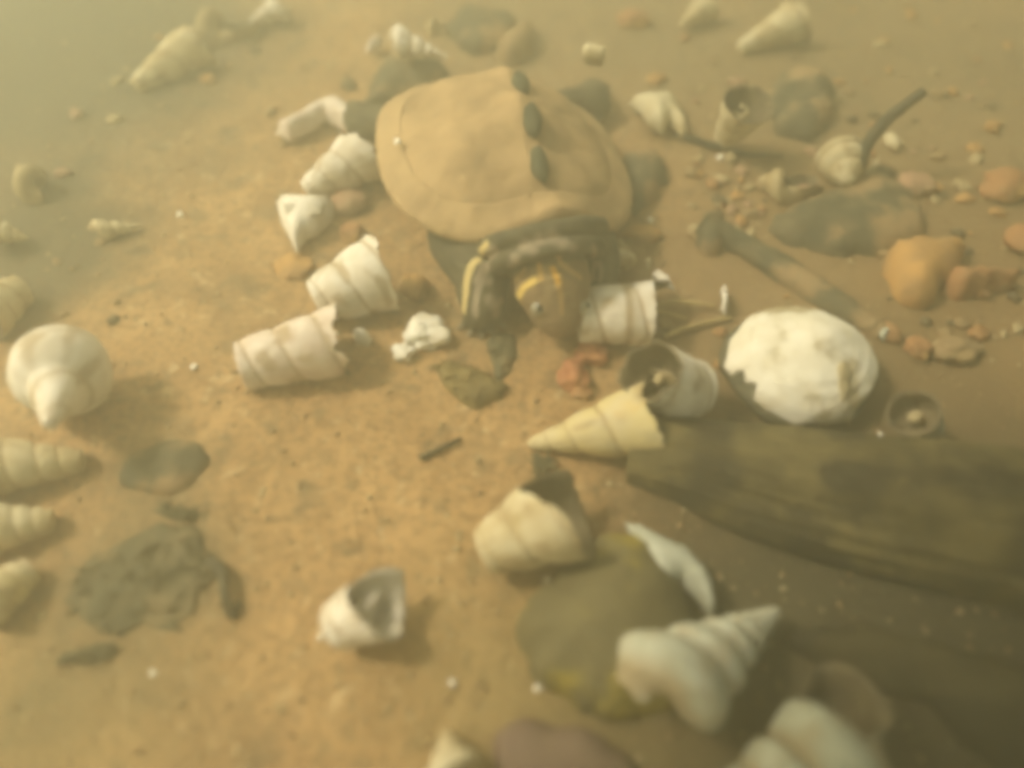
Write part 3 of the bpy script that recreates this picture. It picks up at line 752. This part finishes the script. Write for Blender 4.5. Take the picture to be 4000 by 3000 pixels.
def ring_shell(label, px, py, d, mat, seed, roll=0):
    shell(label, (px - d * 0.55, py - d * .1), (px + d * 0.5, py + d * .1), roll, mat, 0.55, 2.2, 2.4, 'lining_brown', lift=-0.003, seed=seed, jag=0.15, group=SHELLGRP)
cone_shell('small grey snail shell with its dark mouth up beside the clam valve', (3600, 1670), 80, (3565, 1610), 92, 1.2, [(150, -.1, 50)], 'shell_grey', seed=31, bulge=.08, up=.011)
ring_shell('ring shaped tan shell mouth half buried right of the turtle', 3060, 720, 210, 'shell_tan', 32)
ring_shell('tiny ring shaped shell behind the shell on the dark stone', 1705, 110, 100, 'shell_tan', 33)
ring_shell('hazy ring shaped shell behind the tan one at top left', 850, 110, 150, 'shell_tan', 34)
ring_shell('small curled cream shell right of the pale tan one', 2545, 1030, 80, 'shell_cream', 35)

FG = 'broken pieces of shell'
fragment('shell_fragment', 'pale curved shell fragment with pointed broken edges above the grey ridged shell', 'shell fragment', [(2440, 2055), (2560, 2105), (2680, 2160), (2760, 2240), (2790, 2330), (2785, 2425), (2748, 2385), (2695, 2322), (2650, 2288), (2612, 2338), (2582, 2378), (2552, 2335), (2530, 2292), (2498, 2312), (2504, 2230), (2470, 2140)], 0.006, 'shell_grey', seed=41, base=0.004, group=FG, thin=0.0011)
f9 = fragment('shell_fragment', 'wedge of broken shell showing its blue grey inside, left of the turtle', 'shell fragment', [(1085, 803), (1195, 798), (1306, 803), (1302, 870), (1250, 930), (1192, 962), (1162, 1002), (1138, 950), (1100, 880)], 0.007, 'shell_white', seed=42, base=0.003, group=FG, thin=0.0012)
me, c = mound(PL([(1112, 826), (1200, 822), (1278, 828), (1266, 870), (1215, 880), (1180, 865), (1130, 870)], .006), 0.0012, seed=43, thin=0.0006, base=0.0085, step=.0012)
o = link('inner_layer', me, M['nacre'], f9); o.location = c - f9.location
fragment('shell_fragment', 'spiky cream shell fragment right of the turtle', 'shell fragment', [(2450, 428), (2530, 416), (2610, 404), (2645, 430), (2662, 480), (2682, 530), (2660, 546), (2612, 502), (2580, 542), (2532, 512), (2498, 470)], 0.007, 'shell_cream', seed=44, base=0.003, group=FG)
fragment('shell_fragment', 'curved pinkish shell piece at the upper left edge of the turtle', 'shell fragment', [(1080, 535), (1150, 500), (1230, 440), (1330, 408), (1375, 440), (1440, 520), (1425, 562), (1380, 540), (1318, 500), (1275, 478), (1225, 515), (1140, 565)], 0.007, 'shell_pink', seed=45, base=0.003, group=FG)
fragment('shell_fragment', 'small white shell chip at the mouth of the chipped pinkish shell', 'shell fragment', [(1375, 1300), (1410, 1278), (1452, 1310), (1440, 1338), (1395, 1335)], 0.004, 'shell_white', seed=46, group=FG)
fragment('shell_fragment', 'narrow white sliver beside the banded white shell', 'shell fragment', [(1380, 470), (1405, 480), (1448, 545), (1440, 566), (1415, 548)], 0.003, 'shell_white', seed=47, base=0.008, group=FG)
fragment('shell_fragment', 'hooked pale shell piece at the open end of the banded white shell', 'shell fragment', [(2540, 1105), (2575, 1105), (2612, 1140), (2628, 1172), (2600, 1160), (2560, 1140)], 0.003, 'shell_white', seed=48, base=0.008, group=FG)
fragment('shell_fragment', 'flat tan sliver of shell left of the shell on the dark stone', 'shell fragment', [(1425, 215), (1450, 185), (1500, 172), (1495, 195), (1450, 210)], 0.004, 'shell_pink', seed=49, base=0.004, group=FG)
fragment('shell_fragment', 'curved sliver of shell right of the twig over the striped shell', 'shell fragment', [(3350, 695), (3400, 660), (3430, 610), (3440, 640), (3405, 690), (3365, 705)], 0.003, 'shell_cream', seed=50, base=0.002, group=FG)
fragment('shell_fragment', 'small pale chip behind the dark twig', 'shell fragment', [(3455, 510), (3500, 530), (3540, 560), (3510, 575), (3465, 550)], 0.003, 'shell_cream', seed=51, base=0.001, group=FG)
fragment('shell_fragment', 'pale chip on the right flank of the turtle', 'shell fragment', [(2255, 488), (2300, 490), (2335, 505), (2330, 518), (2270, 508)], 0.0015, 'shell_cream', seed=52, base=0.035, group=FG, step=.0008, thin=.006)
fragment('shell_fragment', 'narrow dim shell piece on the stick above the clam valve', 'shell fragment', [(3430, 1300), (3455, 1290), (3475, 1310), (3450, 1330)], 0.003, 'shell_grey', seed=53, base=0.001, group=FG)
fragment('shell_fragment', 'two toothed pale shell scrap left of the clam valve', 'shell fragment', [(2815, 1125), (2838, 1122), (2845, 1170), (2835, 1222), (2815, 1200), (2825, 1165)], 0.003, 'shell_white', seed=54, base=0.002, group=FG, step=.0009)

# the big white clam valve: dark ringed skin, most of it eroded to chalk
valve = empty('clam_valve', 'large round white clam valve, eroded to chalk, with dark ringed left edge', 'clam shell', loc=on(3110, 1440))
VO = smooth_loop([at(*p, .004) for p in [(2808, 1400), (2835, 1320), (2900, 1255), (3000, 1215), (3150, 1210), (3300, 1255), (3400, 1345), (3428, 1445), (3398, 1545), (3335, 1632), (3230, 1655), (3110, 1660), (3000, 1635), (2900, 1560), (2840, 1480)]], 4)
vc = sum(VO, Vector()) / len(VO)
VE = at(3120, 1435, .004); VRX = (at(3430, 1435, .004) - at(2805, 1435, .004)).x / 2; VRY = (at(3120, 1208, .004) - at(3120, 1662, .004)).y / 2
def valve_z(x, y):
    r = math.hypot((x - VE.x) / VRX, (y - VE.y) / VRY)
    u = math.hypot((x - VE.x - VRX * .25) / VRX, (y - VE.y - .1 * VRY) / VRY)
    return 0.0155 * math.sqrt(max(0.0, 1 - (r * 0.99) ** 2)) + 0.0022 * math.exp(-(u / 0.35) ** 2) + 0.0004 * math.sin(r * 45) * (r > .55)
def valve_layer(name, outline, dz, mat, rough, seed, thin):
    c = sum(outline, Vector()) / len(outline)
    me, c = mound(outline, 0.0, 0.5, rough, 130, 0.0012, seed, thin=thin, base=dz, follow=False, ridge=lambda p, t: valve_z(p.x + c.x, p.y + c.y))
    o = link(name, me, M[mat], valve); o.location = Vector((c.x, c.y, 0)) - valve.location
valve_layer('outer_skin', VO, 0.0, 'perio', 0.0003, 61, 0.0016)
valve_layer('chalk_layer', [at(*p, .006) for p in [(2828, 1430), (2845, 1350), (2915, 1268), (3020, 1222), (3150, 1213), (3290, 1255), (3394, 1345), (3424, 1445), (3395, 1545), (3333, 1628), (3230, 1652), (3120, 1650), (3050, 1628), (2990, 1600), (2940, 1565), (2945, 1530), (2900, 1515), (2890, 1480), (2855, 1475)]], 0.0013, 'valve', 0.0008, 62, 0.0012)
valve_layer('stain', [at(*p, .017) for p in [(3275, 1420), (3300, 1400), (3330, 1450), (3345, 1500), (3320, 1520), (3290, 1480)]], 0.0018, 'shell_tan', 0.0004, 63, 0.001)

# ------------------------------------------------------------------ stones
def flat_stone(name, label, cat, outline, h, mat, seed, rough=0.0016, power=0.5, group=None, step=0.0018, rs=60, k=3):
    me, c = mound(smooth_loop(PL(outline, .003), k), h, power, rough, rs, step, seed)
    o = link(name, me, M[mat]); o.location = c
    return tag(o, label, cat, group)
flat_stone('stone', 'large olive stone with a yellow green algae patch under the blunt cream shell', 'stone', [(2050, 2330), (2180, 2240), (2330, 2110), (2430, 2080), (2560, 2150), (2680, 2300), (2720, 2500), (2680, 2680), (2560, 2780), (2380, 2800), (2200, 2730), (2080, 2620), (2020, 2470)], 0.013, 'stone_olive', 71, 0.0035, 0.5, rs=45)
flat_stone('stone', 'large flat dark stone under the curved twig', 'stone', [(3000, 860), (3160, 765), (3340, 690), (3470, 650), (3560, 760), (3620, 900), (3520, 962), (3320, 980), (3120, 940)], 0.007, 'stone_dark', 72, 0.003)
flat_stone('stone', 'round dark stone right of the shell with a hole', 'stone', [(3010, 330), (3070, 270), (3170, 255), (3250, 300), (3275, 390), (3240, 480), (3160, 530), (3060, 500), (3010, 420)], 0.008, 'stone_dark', 73, 0.003)
flat_stone('stone', 'dark stone under a pale shell at the upper left of the turtle', 'stone', [(1415, 430), (1440, 320), (1490, 235), (1590, 195), (1700, 220), (1760, 280), (1700, 320), (1590, 345), (1500, 400), (1450, 440)], 0.009, 'stone_dark', 74, 0.003)
flat_stone('stone', 'dark hazy stone at the top behind the turtle', 'stone', [(1760, 60), (1850, 20), (1980, 40), (2020, 110), (1940, 180), (1830, 190), (1770, 140)], 0.007, 'stone_dark', 75, 0.003)
flat_stone('stone', 'dark greenish stone against the right edge of the turtle', 'stone', [(2425, 640), (2480, 590), (2560, 590), (2612, 650), (2585, 730), (2520, 780), (2480, 820), (2430, 780)], 0.006, 'stone_dark', 76, 0.003)
flat_stone('stone', 'dark lump at the upper end of the sunken stick', 'stone', [(2715, 900), (2740, 868), (2800, 858), (2850, 890), (2845, 940), (2790, 965), (2735, 945)], 0.005, 'stone_dark', 77, 0.003)
flat_stone('stone', 'hazy brown stone behind the top of the turtle shell', 'stone', [(1930, 200), (1990, 150), (2060, 100), (2090, 150), (2060, 220), (1980, 240)], 0.010, 'stone_brown', 78)
flat_stone('wood_chip', 'dark oval chip of bark lying on the sand at the left', 'bark', [(470, 1815), (560, 1740), (700, 1710), (805, 1755), (795, 1830), (705, 1905), (580, 1930), (490, 1885)], 0.0025, 'stone_dark', 79, 0.003, 0.6)
flat_stone('bark', 'dark slab of rotten bark at the lower right behind the open shell', 'bark', [(3080, 2480), (3300, 2430), (3600, 2480), (4100, 2620), (4250, 2900), (3900, 2980), (3650, 2740), (3300, 2640)], 0.007, 'wood', 80)
flat_stone('stone', 'dark pinkish brown stone at the bottom edge below the olive stone', 'stone', [(1930, 2880), (2050, 2810), (2250, 2830), (2420, 2900), (2500, 3050), (2200, 3120), (1960, 3060)], 0.006, 'stone_mauve', 81)
flat_stone('stone', 'orange angular stone with an ochre corner at the right', 'stone', [(3450, 980), (3560, 955), (3680, 955), (3760, 1000), (3740, 1070), (3690, 1110), (3640, 1180), (3540, 1170), (3480, 1100)], 0.012, 'stone_ochre', 82, 0.003)
flat_stone('stone', 'elongated orange stone right of the angular one', 'stone', [(3700, 1080), (3800, 1075), (3950, 1085), (3965, 1110), (3850, 1140), (3740, 1155), (3690, 1120)], 0.009, 'stone_orange', 83, 0.002)
stone('pebble', 'round pinkish pebble above the orange stones at the right', 'pebble', 3570, 735, 130, 110, 'stone_pink', 91)
stone('pebble', 'big orange pebble at the right edge', 'pebble', 3920, 745, 190, 150, 'stone_orange', 92)
stone('pebble', 'small bright orange pebble left of the big orange one', 'pebble', 3765, 785, 75, 50, 'stone_ochre', 93)
stone('pebble', 'orange pebble cut by the right edge below the big one', 'pebble', 3990, 960, 160, 150, 'stone_orange', 94)
stone('pebble', 'red brown pebble under the banded white shell', 'pebble', 2305, 1390, 130, 110, 'stone_red', 95)
stone('pebble', 'lumpy red brown pebble nearer the ochre shell', 'pebble', 2240, 1475, 130, 120, 'stone_red', 96, rough=0.35)
stone('pebble', 'small orange red pebble touching the lumpy one', 'pebble', 2270, 1540, 80, 60, 'stone_orange', 97)
stone('pebble', 'angular ochre pebble between the white shells and the turtle foot', 'pebble', 1625, 1140, 95, 115, 'stone_ochre', 98, zf=0.9, rough=0.32)
stone('pebble', 'orange pebble above the hooked white shell', 'pebble', 1380, 920, 100, 85, 'stone_orange', 99)
stone('pebble', 'brown pebble touching the lower left edge of the turtle shell', 'pebble', 1365, 800, 130, 140, 'stone_pink', 100)
stone('pebble', 'flat tan orange pebble below the wedge of broken shell', 'pebble', 1150, 1045, 150, 130, 'stone_ochre', 101, zf=0.35, lift=0.2)
stone('pebble', 'ochre pebble behind the pale tan shell right of the turtle', 'pebble', 2510, 925, 150, 80, 'stone_ochre', 102)
stone('pebble', 'orange brown pebble right of the clam valve', 'pebble', 3580, 1370, 100, 90, 'stone_orange', 103)
stone('pebble', 'larger dull brown pebble right of the clam valve', 'pebble', 3720, 1380, 190, 110, 'stone_brown', 104)
stone('pebble', 'faint orange pebble in the haze at the top right', 'pebble', 2480, 90, 130, 90, 'stone_orange', 105)
stone('pebble', 'small brown pebble left of the ring shaped tan shell', 'pebble', 2880, 770, 50, 40, 'stone_ochre', 106)
stone('pebble', 'tan wedge of stone right of the ring shaped tan shell', 'pebble', 3160, 745, 110, 60, 'stone_pink', 107, rot=25)
stone('pebble', 'reddish pebble in the shade at the far lower right', 'pebble', 3820, 2680, 120, 80, 'stone_red', 108)
stone('quartz_pebble', 'lumpy bright white pebble on the sand in front of the turtle foot', 'pebble', 1672, 1325, 165, 130, 'bright', 109, zf=0.75, rough=0.35, rot=25)
stone('quartz_pebble', 'small bright white pebble touching the lumpy one', 'pebble', 1578, 1388, 85, 75, 'bright', 110, zf=0.75, rough=0.3)
for i, (px, py, lab) in enumerate(((2540, 862, 'tiny white grit by the ochre pebble right of the turtle'), (706, 842, 'tiny pale chip on open sand left of the wedge of shell'), (1252, 2488, 'tiny bright grain at the tip of the lone broken shell'), (1766, 2668, 'tiny pale grain on the yellowish sand near the bottom'), (598, 2632, 'tiny pale grain near the lower left algae'), (3438, 1706, 'tiny pale grain on the log below the clam valve'), (2810, 622, 'tiny white chip on the thin twig'), (2142, 2268, 'tiny white chip under the blunt cream shell'), (2100, 2690, 'tiny white sliver at the foot of the olive stone'), (758, 1436, 'tiny pale grain on the sand left of the chipped shell'))):
    stone('grain', lab, 'grain', px, py, 26 if i != 7 else 44, 24, 'bright', 120 + i, zf=0.7, rough=0.3)
stone('silt_speck', 'pale speck of grit resting on the left of the turtle shell', 'grain', 1612, 728, 26, 24, 'bright', 140, lift=0.5)
sp_ = bpy.data.objects['silt_speck']; sp_.location = TM @ Vector((0.0335, 0.006, 0.0335))

# loose gravel, mostly on the right and far side
PG = 'loose gravel pebbles on the bed'
zones = [((3000, 2700), (620, 930), 40), ((3400, 4000), (560, 1350), 60), ((2500, 3100), (1150, 1700), 14), ((2300, 2900), (100, 700), 22), ((200, 1400), (60, 600), 22), ((3000, 4000), (20, 600), 45), ((0, 500), (600, 1300), 10)]
mats = ['stone_brown', 'stone_pink', 'stone_orange', 'stone_brown', 'shell_tan', 'stone_dark', 'stone_ochre']
labs = {'stone_brown': 'small brown gravel pebble on the bed', 'stone_pink': 'small pinkish brown gravel pebble on the bed', 'stone_orange': 'small orange gravel pebble on the bed', 'shell_tan': 'small tan gravel chip on the bed', 'stone_dark': 'small dark gravel pebble on the bed', 'stone_ochre': 'small ochre gravel pebble on the bed'}
protos = [rock_mesh(1, 200 + i, 3, 0.28, (1, random.uniform(.6, .9), random.uniform(.4, .6))) for i in range(10)]
for me in protos: me.color_attributes.new('marks', 'FLOAT_COLOR', 'POINT').data.foreach_set('color', [0.0] * 4 * len(me.vertices))
pc = {}
TPOLY = [(1430, 300), (2480, 300), (2480, 1350), (1780, 1350), (1430, 900)]
for (xa, xb), (ya, yb), n in zones:
    for _ in range(n):
        px, py = random.uniform(xa, xb), random.uniform(ya, yb)
        if 1430 < px < 2480 and 250 < py < 1350: continue
        m_ = random.choice(mats); r = random.choice((0.0012, 0.0016, 0.002, 0.0026, 0.0034)) * random.uniform(.8, 1.2)
        p = on(px, py); key = (random.randrange(10), m_)
        if key not in pc:
            me = protos[key[0]].copy(); me.materials.append(M[m_]); me.polygons.foreach_set('use_smooth', [True] * len(me.polygons)); pc[key] = me
        o = bpy.data.objects.new('pebble', pc[key]); COL.objects.link(o)
        o.location = p + Vector((0, 0, r * 0.25)); o.scale = (r, r, r); o.rotation_euler = (0, 0, random.uniform(0, 6.28))
        tag(o, labs[m_], 'pebble', PG + ' ' + m_.split('_')[1])

# ------------------------------------------------------------------ algae and grit
def algae(name, label, outline, h, mat, seed, strands, sl):
    me, c = mound(PL(outline, .001), h, 0.6, 0.0010, 190, 0.0013, seed)
    bm = bmesh.new(); bm.from_mesh(me)
    tops = [v.co.copy() for v in bm.verts if v.co.z > bed(v.co.x + c.x, v.co.y + c.y) + 0.0006]
    V, F = [], []
    for _ in range(strands):
        p = random.choice(tops); a = random.uniform(0, 6.28); L_ = sl * random.uniform(.4, 1.3)
        d = Vector((math.cos(a), math.sin(a), random.uniform(0, .35)))
        pth = spline([p, p + d * L_ * .5 + Vector((random.uniform(-1, 1), random.uniform(-1, 1), .3)) * L_ * .2, p + d * L_ + Vector((0, 0, -.15 * L_))], 3)
        v_, f_ = tube(pth, lerp_list([.0005, .0004, .0002], len(pth)), 5)
        F += [tuple(i + len(V) for i in f) for f in f_]; V += v_
    bm.free()
    n0 = len(me.vertices)
    me2 = mesh([v.co for v in me.vertices] + V, [tuple(p.vertices) for p in me.polygons] + [tuple(i + n0 for i in f) for f in F])
    o = link(name, me2, M[mat]); o.location = c
    return tag(o, label, 'algae')
algae('algae_mat', 'large ragged dark algae mat on the sand at the lower left', [(250, 2350), (300, 2240), (360, 2170), (470, 2130), (560, 2090), (640, 2050), (700, 2070), (760, 2060), (800, 2100), (790, 2180), (850, 2200), (860, 2260), (780, 2300), (760, 2400), (700, 2440), (720, 2470), (640, 2460), (560, 2440), (470, 2490), (380, 2470), (330, 2420)], 0.0009, 'algae', 151, 60, 0.004)
algae('algae_tuft', 'small dark algae tuft below the large mat', [(210, 2590), (250, 2545), (330, 2530), (390, 2510), (470, 2530), (440, 2580), (360, 2600), (270, 2590)], 0.002, 'algae', 152, 15, 0.003)
algae('algae_tuft', 'small dark algae tuft above the large mat', [(600, 2000), (690, 1985), (780, 2010), (760, 2050), (660, 2040)], 0.0016, 'algae', 153, 15, 0.003)
algae('algae_tuft', 'brown algae fluff on the sand below the bright white pebbles', [(1690, 1430), (1760, 1395), (1830, 1430), (1900, 1450), (1985, 1500), (1960, 1560), (1860, 1590), (1790, 1560), (1730, 1500)], 0.0030, 'algae_brown', 154, 40, 0.003)
algae('algae_tuft', 'dark wisp of algae under the turtle foot', [(1900, 1330), (1950, 1290), (2010, 1300), (2020, 1370), (1990, 1460), (1940, 1490), (1920, 1400)], 0.0016, 'algae', 155, 20, 0.003)
algae('algae_tuft', 'dark algae smear at the tip of the ochre shell', [(2085, 1790), (2120, 1770), (2160, 1785), (2140, 1850), (2100, 1870)], 0.0016, 'algae', 156, 40, 0.003)

def grit(name, n, mat, region, rmin, rmax, seed):
    random.seed(seed); V, F = [], []
    for _ in range(n):
        px, py = random.uniform(*region[0]), random.uniform(*region[1])
        p = on(px, py); r = rmin + (rmax - rmin) * random.random() ** 2.5
        pts = [(1, 0, 0), (-1, 0, 0), (0, 1, 0), (0, -1, 0), (0, 0, .7), (0, 0, -.7)]
        a = random.uniform(0, 6.28); e = random.uniform(.6, 1.4)
        b = len(V)
        for x, y, z in pts:
            k = r * random.uniform(.75, 1.25); x *= e
            V.append((p.x + (x * math.cos(a) - y * math.sin(a)) * k, p.y + (x * math.sin(a) + y * math.cos(a)) * k, p.z + z * k + r * .15))
        for f in ((0, 2, 4), (2, 1, 4), (1, 3, 4), (3, 0, 4), (2, 0, 5), (1, 2, 5), (3, 1, 5), (0, 3, 5)): F.append(tuple(i + b for i in f))
    tag(link(name, mesh(V, F), M[mat]), 'loose dark grit scattered on the sand' if 'dark' in name else 'loose pale grit scattered on the sand', 'grit', kind='stuff')
grit('dark_grit', 1500, 'stone_brown', ((-100, 4100), (0, 3000)), 0.0003, 0.0011, 5)
grit('pale_grit', 1100, 'shell_tan', ((-100, 4100), (0, 3000)), 0.0003, 0.0011, 6)

# ------------------------------------------------------------------ the murky water
def haze():
    bm = bmesh.new(); bmesh.ops.create_cube(bm, size=1)
    me = bpy.data.meshes.new('haze'); bm.to_mesh(me); bm.free()
    o = bpy.data.objects.new('haze', me); COL.objects.link(o)
    zb, zt = -1.1, HAZE_TOP
    o.scale = (7.0, 7.0, zt - zb); o.location = (0, 0.17, (zt + zb) / 2)
    m = bpy.data.materials.new('murky water'); m.use_nodes = True; t = m.node_tree
    for n in list(t.nodes):
        if n.type != 'OUTPUT_MATERIAL': t.nodes.remove(n)
    v = t.nodes.new('ShaderNodeVolumePrincipled')
    v.inputs['Color'].default_value = HAZE_COL; v.inputs['Density'].default_value = HAZE_D; v.inputs['Anisotropy'].default_value = HAZE_G
    t.links.new(v.outputs[0], t.nodes['Material Output'].inputs['Volume'])
    me.materials.append(m); tag(o, kind='stuff')
HAZE_TOP, HAZE_COL, HAZE_D, HAZE_G = 0.46, (0.80, 0.83, 0.68, 1), 2.2, 0.6
haze()
